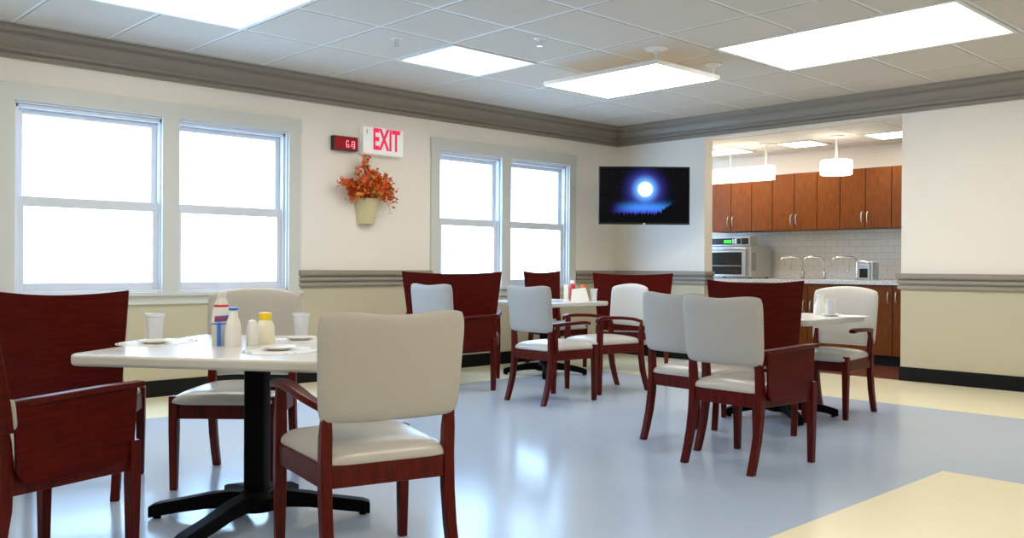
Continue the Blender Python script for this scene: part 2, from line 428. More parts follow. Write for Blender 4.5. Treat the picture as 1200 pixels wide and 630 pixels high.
flush_light(5.80, 7.24, -6.95, -5.66, 'unseen fill light panel added over the near right of the room, above the yellow floor')  # panels from here down to the suspended one: unseen, added as fill light
flush_light(6.52, 7.96, -2.53, -1.55, 'unseen fill light panel added by the right-hand wall, past the long panel')
flush_light(3.24, 4.63, -9.83, -8.39, 'unseen fill light panel added over the near left of the room, beside the viewpoint')
flush_light(7.24, 8.68, -9.83, -8.39, 'unseen fill light panel added over the near right corner, behind the viewpoint')
# suspended panel
x0, x1, y0, y1, zl = 1.72, 2.98, -3.08, -2.20, 2.70
e = tag(empty('pendant_panel_light', ((x0 + x1) / 2, (y0 + y1) / 2, zl)), 'suspended flat light panel hanging below the ceiling from round white mounts', 'ceiling light')
w, d = x1 - x0, y1 - y0
mb = MB(); f = 0.014
for b in ((-w / 2, w / 2, -d / 2, -d / 2 + f), (-w / 2, w / 2, d / 2 - f, d / 2), (-w / 2, -w / 2 + f, -d / 2 + f, d / 2 - f), (w / 2 - f, w / 2, -d / 2 + f, d / 2 - f)): mb.box(*b, 0, 0.035)
mb.build('frame', 'tbar', e, bevel=0.002, smooth=0)
mb = MB(); mb.box(-w / 2 + f, w / 2 - f, -d / 2 + f, d / 2 - f, 0.002, 0.019); mb.build('diffuser', 'diffuser', e, smooth=0)
mb = MB(); mb.box(-w / 2 + f, w / 2 - f, -d / 2 + f, d / 2 - f, 0.021, 0.033); mb.build('added_top_glow', 'upglow', e, smooth=0)  # glowing top added to lift the shadow above the panel
for hx, hy, rr in ((w / 2 - 0.03, -d / 2 + 0.03, 0.095), (w / 2 - 0.03, d / 2 - 0.06, 0.075)):
    mb = MB(); h = CEIL - zl
    mb.lathe([(0, h), (rr, h), (rr, h - 0.012), (rr * 0.8, h - 0.022), (0.022, h - 0.03), (0.016, h - 0.05), (0.008, h - 0.06), (0.008, 0.034), (0, 0.034)], 24, (hx, hy, 0))
    mb.build('hanger', 'tbar', e)
for x, y, lab in ((1.74, -4.70, 'small ceiling sprinkler left of the square flush light panel'), (2.51, -3.92, 'small ceiling sprinkler right of the square flush light panel')):
    e = tag(empty('sprinkler', (x, y, CEIL)), lab, 'sprinkler', 'ceiling sprinklers')
    mb = MB(); mb.lathe([(0, 0), (0.05, 0), (0.05, -0.006), (0.02, -0.014), (0.012, -0.03), (0, -0.03)], 20); mb.build('escutcheon', 'tbar', e)
    mb = MB(); mb.tube([(0.012, 0, -0.028), (0.02, 0, -0.045), (0.004, 0, -0.06)], 0.003, 6); mb.tube([(-0.012, 0, -0.028), (-0.02, 0, -0.045), (-0.004, 0, -0.06)], 0.003, 6); mb.build('yoke', 'chrome', e)
    mb = MB(); mb.lathe([(0, -0.058), (0.02, -0.06), (0.02, -0.064), (0, -0.066)], 16); mb.build('deflector', 'chrome', e)

# ------------------------------------------------------------------ chairs
def chair(label, x, y, deg, back='pad', zl=0.56, zb=0.565, w=0.52, top='dip', L=None, R=None, fab='fabric', name='upholstered_chair', zt=0.94, group=None, pad_low=False):
    e = tag(empty(name, (x, y, 0), math.radians(deg)), label, 'chair', group)
    k = w / 0.52; hw = w / 2
    fx, rx = hw - 0.021, hw - 0.045
    # legs
    for s, arm in ((-1, L), (1, R)):
        ztop = 0.638 if arm == 'post' else 0.455
        mb = MB()
        fx = hw - 0.021 + (0.008 if arm == 'panel' else 0)
        if arm == 'post': mb.sweep([(s * fx, 0.235, 0), (s * fx, 0.235, 0.30), (s * fx, 0.232, 0.5), (s * fx, 0.225, ztop)], [(0.034, 0.034), (0.044, 0.044), (0.044, 0.042), (0.036, 0.034)], (1, 0, 0), (0, 1, 0))
        else: mb.sweep([(s * fx, 0.235, 0), (s * fx, 0.235, 0.30), (s * fx, 0.235, ztop)], [(0.034, 0.034), (0.044, 0.044), (0.044, 0.044)], (1, 0, 0), (0, 1, 0))
        mb.build('leg', 'cherry', e, bevel=0.005)
        mb = MB(); pts = []; sec = []
        for z, yy, ww in ((0, -0.315, 0.036), (0.08, -0.287, 0.039), (0.18, -0.258, 0.043), (0.30, -0.238, 0.046), (0.42, -0.232, 0.046), (0.52, -0.238, 0.042), (0.62, -0.248, 0.034)):
            pts.append((s * rx, yy, z)); sec.append((0.040 if z < 0.6 else 0.03, ww if z < 0.6 else 0.026))
        mb.sweep(pts, sec, (1, 0, 0), (0, 1, 0)); mb.build('leg', 'cherry', e, bevel=0.005)
    fx = hw - 0.021
    # seat frame
    mb = MB()
    mb.box(-fx + 0.022, fx - 0.022, 0.222, 0.246, 0.345, 0.423)
    mb.box(-rx + 0.02, rx - 0.02, -0.25, -0.224, 0.345, 0.423)
    for s in (-1, 1):
        mb.sweep([(s * fx, 0.213, 0.384), (s * (rx + 0.002), -0.212, 0.384)], [(0.024, 0.078)] * 2, (1, 0, 0), (0, 0, 1))
    mb.build('seat_frame', 'cherry', e, bevel=0.004)
    # seat cushion
    mb = MB()
    def seat(u, v, s, p):
        uu = u * (1 - 0.035 * abs(v) ** 10); vv = v * (1 - 0.035 * abs(u) ** 10)
        yy = 0.012 + 0.265 * vv
        half = (hw - 0.028) + (-0.016 if v < 0 else 0.016) * abs(v)
        if s > 0: z = 0.428 + 0.045 * p + 0.022 * (1 - u * u) * (1 - v * v)
        else: z = 0.428 - 0.02 * p
        return (half * uu, yy, z)
    mb.sheet(seat, 20, 20); mb.build('seat', 'vinyl_seat', e, smooth=80)
    # back
    def ytilt(z): return -0.248 - 0.10 * (z - 0.57)
    if back == 'pad':
        mb = MB()
        def bk(u, v, s, p):
            uu = u * (1 - 0.05 * abs(v) ** 7); vv = v * (1 - 0.04 * abs(u) ** 9)
            zt_ = (zt - 0.008 - 0.007 * math.cos(PI * u * 1.2) - 0.012 * max(0, abs(u) - 0.6) ** 2) if top == 'dip' else (zt - 0.03 * u * u)
            z = zb + (vv + 1) / 2 * (zt_ - zb)
            half = hw * (0.95 + 0.05 * (vv + 1) / 2)
            yy = ytilt(z) - 0.03 * (1 - u * u) + 0.022 * p * s + (0.008 * (1 - u * u) * (1 - v * v) if s > 0 else 0)
            return (half * uu, yy, z)
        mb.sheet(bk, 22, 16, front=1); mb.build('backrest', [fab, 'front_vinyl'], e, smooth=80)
    else:
        mb = MB()
        def bw(u, v, s, p):
            zt_ = zt - 0.022 * (1 - u * u)
            z = zl + (v + 1) / 2 * (zt_ - zl)
            half = hw * (0.90 + 0.14 * (z - 0.5) / 0.5) if not pad_low else hw * (1.12 - 0.26 * max(0, (z - 0.58) / 0.42) ** 1.7)
            return (half * u, ytilt(z) - 0.012 - 0.035 * (1 - u * u) + 0.011 * s, z)
        mb.sheet(bw, 20, 8, pillow=False); mb.build('backrest', 'veneer', e, bevel=0.004)
        if pad_low:
            mb = MB()
            def pl(u, v, s, p):
                uu = u * (1 - 0.05 * abs(v) ** 7); vv = v * (1 - 0.04 * abs(u) ** 9)
                z = 0.56 + (vv + 1) / 2 * 0.105
                return ((hw + 0.012) * uu, ytilt(z) + 0.012 - 0.03 * (1 - u * u) + 0.036 * p * s, z)
            mb.sheet(pl, 20, 16); q = mb.build('back_cushion', fab, e, smooth=80); q['label'] = 'grey cushion on the wooden back'
    # arms
    for s, arm in ((-1, L), (1, R)):
        if not arm: continue
        ax = s * (hw - 0.012)
        if arm == 'post':
            pts = [(ax, 0.275, 0.622), (ax, 0.262, 0.642), (ax, 0.225, 0.652), (ax, 0.14, 0.655), (ax, 0.0, 0.650), (ax, -0.12, 0.638), (s * (rx + 0.004), -0.235, 0.612)]
            mb = MB(); mb.sweep(pts, [(0.040, 0.022), (0.048, 0.026), (0.052, 0.028), (0.052, 0.028), (0.048, 0.028), (0.042, 0.028), (0.03, 0.026)], (1, 0, 0), (0, 0, 1))
            mb.build('arm', 'cherry', e, bevel=0.008, segs=3)
        elif arm == 'half':
            mb = MB(); mb.sweep([(ax, 0.16, 0.632), (ax, 0.10, 0.640), (ax, -0.08, 0.636), (s * (rx + 0.01), -0.235, 0.625)], [(0.046, 0.026), (0.05, 0.028), (0.046, 0.028), (0.034, 0.028)], (1, 0, 0), (0, 0, 1))
            mb.build('arm', 'cherry', e, bevel=0.006)
            mb = MB(); mb.sweep([(s * (rx + 0.022), -0.20, 0.40), (s * (rx + 0.022), -0.205, 0.54), (s * (rx + 0.018), -0.17, 0.63)], [(0.026, 0.034)] * 3, (1, 0, 0), (0, 1, 0))
            mb.build('arm_post', 'cherry', e, bevel=0.005)
        else:   # solid side panel under a thin rail
            px = s * (hw - 0.010)
            poly = [(-0.225, 0.645), (-0.215, 0.42), (-0.19, 0.385), (-0.10, 0.372), (0.10, 0.378), (0.20, 0.392), (0.236, 0.43), (0.25, 0.645)]
            mb = MB(); mb.prism(poly, px - 0.007, px + 0.007, f=lambda a, b, c: (c, a, b)); mb.build('arm_panel', 'veneer', e, bevel=0.003)
            mb = MB(); mb.sweep([(px, 0.272, 0.655), (px, 0.1, 0.655), (px, -0.12, 0.648), (px - s * 0.03, -0.245, 0.64)], [(0.044, 0.022)] * 4, (1, 0, 0), (0, 0, 1))
            mb.build('arm', 'cherry', e, bevel=0.005)
    return e

G1, G2, G3 = 'chairs around the foreground table', 'chairs around the far corner table', 'chairs around the right-hand table'
chair('large foreground chair with beige upholstered back turned to the viewer and one curved wooden arm', 4.60, -6.92, 76, w=0.54, L='post', group=G1, name='upholstered_armchair')
chair('grey chair with arched back under the big window, facing across the condiment table', 3.09, -6.66, 226, top='arch', zb=0.50, zt=0.965, group=G1, fab='fabric')
chair('dark wooden armchair with solid side panel, cut off by the left photo edge', 3.908, -7.863, 19.7, back='wood', R='panel', zt=1.0, pad_low=True, group=G1, name='wooden_armchair')
chair('dark wooden chair with wide plain back panel under the big window, behind the panelled armchair', 2.72, -7.33, 60, back='wood', zl=0.44, w=0.57, zt=0.97, group=G1, name='wooden_chair')
chair('small grey-backed chair with solid wooden side panel, in front of the very wide wooden back', 1.30, -3.74, 4, R='panel', fab='fabric_cool', group=G2, name='upholstered_armchair')
chair('very wide dark wooden backed armchair below the second window, left of the far table', 0.81, -3.34, 46, back='wood', w=0.87, zt=1.04, L='post', R='post', group=G2, name='wooden_armchair')
chair('grey chair seen from behind standing centrally in front of the far table', 2.247, -3.476, -2, R='half', fab='fabric_cool', group=G2)
chair('grey armchair with two open wooden arms right of the far table, beneath the television', 2.151, -2.724, 168, L='post', R='post', fab='fabric_cool', group=G2, name='upholstered_armchair', top='arch')
chair('wide dark wooden backed chair below the television, behind the open-armed grey armchair', 1.36, -1.36, 39, back='wood', zl=0.44, w=0.78, zt=1.03, group=G2, name='wooden_chair')
chair('narrow dark wooden backed chair in front of the second window, beyond the far table', 0.55, -1.66, 258, back='wood', zl=0.5, w=0.46, zt=1.04, group=G2, name='wooden_chair')
chair('grey chair left of its twin, partly hidden behind the panelled grey chair at right', 4.05, -3.98, -4, fab='fabric_cool', group=G3)
chair('grey-backed chair with solid wooden right side panel, nearest at the right-hand table', 4.61, -4.33, -1.5, R='panel', fab='fabric_cool', group=G3, name='upholstered_armchair')
chair('tall dark wooden backed chair behind the two grey chairs, in front of the kitchen', 4.03, -3.27, 24.5, back='wood', zl=0.44, w=0.60, zt=1.01, group=G3, name='wooden_chair')
chair('grey chair with arched back and short wooden arm, facing the viewer before the kitchen', 4.09, -2.40, 182, top='arch', zb=0.50, zt=0.95, L='half', fab='fabric', group=G3)

# ------------------------------------------------------------------ tables
TZ = 0.745
def table(label, x, y, deg, side, feet, name='dining_table'):
    e = tag(empty(name, (x, y, 0), math.radians(deg)), label, 'table', 'square pedestal tables')
    mb = MB(); mb.prism(rrect(side, side, 0.07, 6), TZ - 0.045, TZ)
    for f in mb.bm.faces:
        if abs(f.calc_center_median().z - TZ) > 0.001: f.material_index = 1
    mb.build('tabletop', ['laminate', 'edge'], e, bevel=0.014, segs=4)
    mb = MB(); mb.prism(rrect(0.092, 0.092, 0.02, 4), 0.09, TZ - 0.045 - 0.012); mb.box(-0.22, 0.22, -0.03, 0.03, TZ - 0.058, TZ - 0.045); mb.box(-0.03, 0.03, -0.22, 0.22, TZ - 0.058, TZ - 0.046)
    mb.build('column', 'blackmetal', e)
    mb = MB(); mb.lathe([(0, 0.045), (0.085, 0.045), (0.085, 0.10), (0.06, 0.13), (0, 0.13)], 24); mb.build('hub', 'blackmetal', e)
    for a, ln in feet:
        a = math.radians(a - deg); c, s = math.cos(a), math.sin(a)
        P_ = [(0.03, 0.085, 0.075), (0.12, 0.088, 0.07), (0.22, 0.078, 0.062), (0.32, 0.06, 0.056), (ln - 0.03, 0.04, 0.054), (ln, 0.031, 0.05)]
        mb = MB(); mb.sweep([(c * r, s * r, z) for r, z, h in P_], [(0.062, h) for r, z, h in P_], (-s, c, 0), (0, 0, 1))
        # levelling pad
        mb.lathe([(0, 0), (0.018, 0), (0.018, 0.012), (0, 0.012)], 12, (c * (ln - 0.03), s * (ln - 0.03), 0))
        mb.build('foot', 'blackmetal', e, bevel=0.008, segs=3)
    return e
T1 = (3.82, -6.94); T2 = (1.02, -2.32); T3 = (3.93, -2.825)
table('pale square pedestal table in the left foreground, laid with bottles and cups', T1[0], T1[1], 36, 1.07, [(226, 0.46), (298, 0.50), (58, 0.48), (168, 0.44), (128, 0.40)])
table('pale pedestal table in the far corner between the wide wooden backs', T2[0], T2[1], 0, 0.93, [(45, 0.42), (135, 0.42), (225, 0.42), (315, 0.42)])
table('pale pedestal table near the kitchen opening, half hidden by the dark wooden back', T3[0], T3[1], 0, 0.90, [(46, 0.42), (136, 0.42), (226, 0.40), (318, 0.42)])

# ------------------------------------------------------------------ things on the tables
def cup(x, y, label, r=0.036, h=0.105, z=TZ, group='water tumblers'):
    e = tag(empty('water_tumbler', (x, y, z)), label, 'cup', group)
    mb = MB(); mb.lathe([(0, 0.0), (r * 0.76, 0.0), (r * 0.78, 0.004), (r * 0.95, h * 0.86), (r * 1.06, h * 0.88), (r * 1.06, h), (r * 1.0, h), (r * 0.9, h * 0.86), (r * 0.72, 0.006), (0, 0.006)], 28)
    mb.build('glass', 'cup', e, smooth=50)
    mb = MB(); mb.lathe([(0, 0.008), (r * 0.69, 0.008), (r * 0.82, h * 0.62), (0, h * 0.62)], 24); mb.build('water', 'cupwater', e, smooth=50)
def saucer(x, y, label, z, r=0.072, group='white saucers'):
    mb = MB(); mb.lathe([(0, 0.0), (r * 0.55, 0.0), (r * 0.6, 0.003), (r, 0.012), (r, 0.015), (r * 0.9, 0.0135), (r * 0.55, 0.008), (0, 0.008)], 36)
    tag(mb.build('saucer', 'porcelain', None, (x, y, z), smooth=50), label, 'saucer', group)
def placemat(x, y, label, deg, a=0.21, b=0.155, z=TZ, group='paper placemats'):
    mb = MB(); n = 48
    def ell(k, f=1.0): return (a * f * math.cos(k * 2 * PI / n), b * f * math.sin(k * 2 * PI / n))
    def ring(f): return [mb.bm.verts.new((*ell(k, f), 0.0012)) for k in range(n)]
    R0, R1, R2, R3, R4 = ring(1.0), ring(0.97), ring(0.935), ring(0.70), ring(0.685)
    lo = [mb.bm.verts.new((*ell(k), 0.0002)) for k in range(n)]
    for (A, Bq, mi) in ((R0, R1, 0), (R1, R2, 1), (R2, R3, 0), (R3, R4, 0)):
        for k in range(n):
            m_ = mi
            if A is R2 and (k % 6) in (0, 1): m_ = 0
            mb.face([A[k], A[(k + 1) % n], Bq[(k + 1) % n], Bq[k]], m_)
    mb.face(R4, 0); mb.face(lo[::-1], 0)
    for k in range(n): mb.face([lo[k], lo[(k + 1) % n], R0[(k + 1) % n], R0[k]], 0)
    # little printed motifs inside the rim
    for k in (5, 7, 17, 19, 29, 31, 41, 43):
        px, py = ell(k, 0.82); w_ = 0.016
        mb.box(px - w_, px + w_, py - 0.003, py + 0.003, 0.0012, 0.0015, 1)
    o = mb.build('placemat', ['paper', 'print'], None, (x, y, z), math.radians(deg), smooth=0)
    tag(o, label, 'placemat', group)
placemat(3.40, -7.20, 'oval paper placemat at the left end of the foreground table', 36 + 90)
placemat(4.10, -6.98, 'oval paper placemat at the near edge of the foreground table, before the beige chair', 36 + 90, a=0.19, b=0.15)
placemat(3.70, -6.62, 'oval paper placemat at the far right of the foreground table', 36, a=0.19, b=0.14)
zs = TZ + 0.0018
saucer(3.46, -7.24, 'white saucer on the left placemat of the foreground table', zs)
saucer(4.07, -6.98, 'white saucer on the near placemat, in front of the condiment bottles', zs)
saucer(3.69, -6.66, 'white saucer on the far right placemat, below the tumbler', zs)
cup(3.27, -7.16, 'pale plastic tumbler at the left end of the foreground table', r=0.042, h=0.12, z=zs)
cup(3.55, -6.57, 'pale plastic tumbler on the far right placemat of the foreground table', r=0.040, h=0.115, z=zs)

# condiments on the foreground table
def bottle(x, y, label, prof, m, cap_prof=None, capm=None, name='condiment_bottle', cat='bottle', n=28, z=TZ, sq=False, group=None, mis=None, rz=0):
    e = tag(empty(name, (x, y, z), rz), label, cat, group)
    mb = MB(); mb.lathe(prof, n); mb.build('body', m, e, smooth=40)
    if cap_prof: mb = MB(); mb.lathe(cap_prof, n); mb.build('cap', capm, e, smooth=40)
    return e
# tall dressing bottle: clear-greyish shoulder, label, white cap
DX, DY = 3.665, -7.03
e = tag(empty('dressing_bottle', (DX, DY, TZ)), 'tall dressing bottle with red and blue label and white cap', 'bottle')
mb = MB(); mb.lathe([(0, 0), (0.040, 0), (0.042, 0.006), (0.041, 0.09), (0.035, 0.15), (0.022, 0.19), (0.017, 0.20), (0.016, 0.215), (0, 0.215)], 28); mb.build('body', mat('dressing_body', (222, 218, 210), 0.25), e, smooth=40)
mb = MB(); mb.lathe([(0, 0.212), (0.018, 0.212), (0.018, 0.23), (0, 0.23)], 20); mb.build('cap', 'plastic_white', e, smooth=40)
mb = MB(); mb.lathe([(0.0425, 0.088), (0.0422, 0.094), (0.0385, 0.128), (0.0375, 0.138), (0.0335, 0.162), (0.0300, 0.172)], 28, mis=[1, 0, 0, 0, 2]); mb.build('front_label', ['plastic_white', 'blue', 'red'], e, smooth=40)
vd = Vector((7.38 - DX, -8.81 - DY, 0)).normalized(); va = math.atan2(vd.y, vd.x)
q = empty('label_print', (0, 0, 0), va + PI / 2); q.parent = e
mb = MB(); mb.prism([(-0.03, 0.099), (0.03, 0.104), (0.034, 0.118), (0.028, 0.128), (-0.026, 0.124)], -0.0438, -0.0405, f=lambda a, b, c: (a, c, b)); mb.build('label_badge', 'blue', q, smooth=0)
text_mesh('lettering', "Dw's", 0.026, 'red', q, (-0.004, -0.0445, 0.113), (PI / 2, 0, 0), 0.0006, 0.95, 0.0012)
# white milk-bottle cruet with a blue rim and stripe
bottle(3.795, -7.04, 'white cruet bottle with blue rim, nearest of the condiments', [(0, 0), (0.034, 0), (0.036, 0.005), (0.032, 0.085), (0.028, 0.105), (0.019, 0.125), (0.018, 0.155), (0.0, 0.155)], 'plastic_white', [(0.0, 0.153), (0.0195, 0.153), (0.0195, 0.164), (0.0, 0.164)], 'blue', 'cruet_bottle')
mb = MB(); mb.box(-0.008, 0.008, -0.03, 0.03, 0, 0.098); tag(mb.build('sachet_box', 'blue', None, (3.735, -7.075, TZ), va + PI / 2, bevel=0.002, smooth=0), 'thin blue packet standing between the dressing bottle and white cruet', 'packet')
bottle(3.80, -6.955, 'small plain white shaker between the cruet and the yellow-capped bottle', [(0, 0), (0.024, 0), (0.026, 0.005), (0.023, 0.08), (0.016, 0.105), (0, 0.112)], 'plastic_white', None, None, 'shaker', 'shaker')
bottle(3.765, -6.875, 'squat cream bottle with bright yellow cap', [(0, 0), (0.040, 0), (0.042, 0.005), (0.039, 0.075), (0.032, 0.092), (0.024, 0.105), (0, 0.105)], 'pale_yellow', [(0, 0.104), (0.026, 0.104), (0.0265, 0.132), (0.024, 0.137), (0, 0.137)], 'yellow', 'mustard_bottle')

# far table
t2 = lambda a, b: (T2[0] + a * 0.688 - b * 0.726, T2[1] + a * 0.726 + b * 0.688)   # a: along the picture, b: away
bottle(*t2(0.20, -0.10), 'tall white carton at the left of the far table condiments', [(0, 0), (0.03, 0), (0.03, 0.16), (0.028, 0.165), (0, 0.165)], 'plastic_white', None, None, 'carton', 'carton', n=4)
bottle(*t2(0.27, 0.0), 'red and white sauce bottle on the far table', [(0, 0), (0.03, 0), (0.03, 0.12), (0.028, 0.15), (0.015, 0.175), (0, 0.175)], 'red', [(0, 0.172), (0.022, 0.172), (0.024, 0.19), (0.018, 0.205), (0, 0.207)], 'plastic_white', 'sauce_bottle')
e = tag(empty('napkin_caddy', (*t2(0.33, -0.14), TZ), math.radians(46.6)), 'white tapered napkin caddy on the far table', 'caddy')
mb = MB(); mb.prism([(-0.085, 0), (0.10, 0), (0.06, 0.135), (-0.075, 0.12)], -0.03, 0.03, f=lambda a, b, c: (a, c, b)); mb.build('body', 'plastic_white', e, bevel=0.004, smooth=0)
bottle(*t2(0.37, -0.02), 'small shaker with orange-red top behind the napkin caddy on the far table', [(0, 0), (0.02, 0), (0.02, 0.13), (0, 0.13)], 'plastic_white', [(0, 0.129), (0.022, 0.129), (0.02, 0.15), (0.012, 0.165), (0, 0.168)], 'leaf_orange', 'shaker', 'shaker')
cup(*t2(0.48, -0.08), 'pale tumbler beside the napkin caddy on the far table', r=0.036, h=0.125)
cup(*t2(-0.50, 0.02), 'pale tumbler at the left end of the far table', r=0.042, h=0.14)
mb = MB(); mb.box(-0.07, 0.07, -0.008, 0.008, 0, 0.006); tag(mb.build('pen', 'blackplastic', None, (*t2(0.10, -0.25), TZ), math.radians(80), bevel=0.002, smooth=0), 'thin black pen lying on the far table', 'pen')

# right table
placemat(4.30, -2.62, 'oval paper placemat on the right-hand table', 60, a=0.2, b=0.14)
saucer(4.26, -2.70, 'white saucer with a tumbler on the right-hand table', zs)
cup(4.26, -2.70, 'pale tumbler standing on the saucer of the right-hand table', r=0.040, h=0.115, z=zs + 0.0085)
bottle(4.10, -2.56, 'white milk-bottle cruet on the right-hand table', [(0, 0), (0.045, 0), (0.047, 0.006), (0.042, 0.07), (0.026, 0.105), (0.022, 0.13), (0.028, 0.14), (0.028, 0.147), (0, 0.147)], 'plastic_white', None, None, 'cruet_bottle')

# ------------------------------------------------------------------ on the walls
# exit sign
e = tag(empty('exit_sign', (0, -3.635, 2.168)), 'white emergency exit sign with red letters above the planter', 'sign')
mb = MB(); mb.box(0.0, 0.075, -0.24, 0.24, 0, 0.27); mb.build('housing', 'exitwhite', e, bevel=0.012, segs=3, smooth=0)
text_mesh('lettering', 'EXIT', 0.285, 'exitred', e, (0.076, 0.03, 0.142), (PI / 2, 0, PI / 2), 0.001, 0.555, 0.008)
mb = MB(); mb.box(0.0755, 0.0765, -0.205, -0.19, 0.20, 0.208); mb.box(0.0755, 0.0765, -0.205, -0.193, 0.215, 0.223); mb.box(0.0755, 0.0765, -0.205, -0.19, 0.23, 0.236); mb.build('test_marks', 'print', e, smooth=0)
# red display
e = tag(empty('digital_clock', (0, -4.06, 2.18)), 'small red digital wall display left of the exit sign', 'clock')
mb = MB(); mb.box(0.0, 0.06, -0.135, 0.135, 0, 0.135); mb.build('case', 'blackplastic', e, bevel=0.006, smooth=0)
mb = MB(); mb.box(0.06, 0.064, -0.125, 0.125, 0.01, 0.127); mb.build('face', 'clockred', e, smooth=0)
mb = MB()
def seg(y0, z0, y1, z1, t=0.006):
    a = V(0.0655, y0, z0); b = V(0.0655, y1, z1); mb.tube([a, b], t / 2, 6)
for q in ((0.012, 0.098, 0.000, 0.088), (0.012, 0.098, 0.024, 0.088), (0.024, 0.088, 0.024, 0.080), (0, 0.088, 0, 0.034), (0, 0.034, 0.028, 0.034), (0.028, 0.034, 0.028, 0.056), (0.002, 0.058, 0.028, 0.056),
          (0.062, 0.09, 0.092, 0.09), (0.062, 0.09, 0.062, 0.062), (0.092, 0.09, 0.092, 0.03), (0.062, 0.062, 0.092, 0.062), (0.058, 0.058, 0.052, 0.036), (0.07, 0.032, 0.092, 0.026), (0.072, 0.046, 0.086, 0.044)): seg(*q)
mb.build('digits', 'digit', e)
# planter
e = tag(empty('wall_planter', (0, -3.80, 1.49)), 'cream wall planter filled with orange autumn foliage under the exit sign', 'planter')
mb = MB(); N = 16
def half_ring(ry, rx, z): return [mb.bm.verts.new((0.001 + rx * math.sin(k * PI / N), -ry * math.cos(k * PI / N), z)) for k in range(N + 1)]
rg = [half_ring(0.092, 0.09, 0), half_ring(0.136, 0.135, 0.24), half_ring(0.142, 0.141, 0.24), half_ring(0.142, 0.141, 0.248), half_ring(0.128, 0.127, 0.248), half_ring(0.12, 0.12, 0.20)]
for a, b in zip(rg, rg[1:]):
    for k in range(N): mb.face([a[k], a[k + 1], b[k + 1], b[k]])
mb.face(rg[0][::-1]); mb.face(rg[-1])
for a, b in zip(rg, rg[1:]): mb.face([a[0], b[0], b[-1], a[-1]])
mb.build('pot', 'pot', e, smooth=30)
stems = MB(); lf = MB()
def leaf(p, d, n_, L_, W_, mi):
    d = d.normalized(); s = d.cross(n_).normalized(); u = s.cross(d)
    a = lf.bm.verts.new(p); b = lf.bm.verts.new(p + d * L_ * 0.5 + s * W_ + u * W_ * 0.3); c = lf.bm.verts.new(p + d * L_ - u * 0.2 * W_); dd = lf.bm.verts.new(p + d * L_ * 0.5 - s * W_ + u * W_ * 0.3); m = lf.bm.verts.new(p + d * L_ * 0.5)
    for f in ((a, b, m), (b, c, m), (c, dd, m), (dd, a, m)): lf.face(f, mi)
tips = []
for k in range(64):
    t = rnd.uniform(-1, 1); h = rnd.uniform(0.28, 0.56) * (1 - 0.28 * abs(t))
    tips.append((rnd.uniform(0.04, 0.20), t * 0.20 - 0.05, 0.0 + h))
tips += [(0.10, -0.07, 0.655), (0.09, -0.05, 0.62), (0.10, -0.09, 0.60), (0.11, -0.38, 0.38), (0.12, -0.36, 0.405), (0.12, -0.31, 0.40), (0.14, 0.20, 0.13), (0.15, 0.20, 0.18), (0.13, 0.24, 0.25), (0.12, 0.25, 0.30), (0.10, 0.22, 0.40), (0.13, 0.23, 0.22), (0.10, -0.18, 0.53), (0.10, 0.20, 0.49)]
for tx, ty, tz in tips:
    b = V(0.06 + 0.02 * rnd.random(), 0.4 * ty * 0.5, 0.20)
    tip = V(tx, ty, tz); mid = b.lerp(tip, 0.5) + V(0.02, 0, 0.07 + (0.16 if tz < 0.35 else 0.0))
    pts = [b.lerp(mid, q / 4) if False else (b * (1 - q / 6) ** 2 + mid * 2 * (q / 6) * (1 - q / 6) + tip * (q / 6) ** 2) for q in range(7)]
    stems.tube(pts, [0.003 - 0.0003 * q for q in range(7)], 5)
    for j in range(36):
        q = rnd.uniform(0.28, 1.0)
        p = b * (1 - q) ** 2 + mid * 2 * q * (1 - q) + tip * q ** 2
        p = p + V(rnd.gauss(0, 0.014), rnd.gauss(0, 0.018), rnd.gauss(0, 0.016)); p.x = max(0.015, p.x)
        dr = V(rnd.uniform(-0.2, 1), rnd.uniform(-1, 1), rnd.uniform(-0.6, 1))
        if p.x < 0.05: dr.x = abs(dr.x)
        mi = rnd.choices((0, 1, 2, 3), (5, 3.2, 2.6, 0.9))[0]
        leaf(p, dr, V(rnd.uniform(-1, 1), rnd.uniform(-1, 1), rnd.uniform(-1, 1)), rnd.uniform(0.034, 0.056), rnd.uniform(0.012, 0.018), mi)
fo = lf.build('foliage', ['leaf_orange', 'leaf_red', 'leaf_gold', 'leaf_green'], e, smooth=0, recalc=False)
stems.build('stems', 'stem', e)

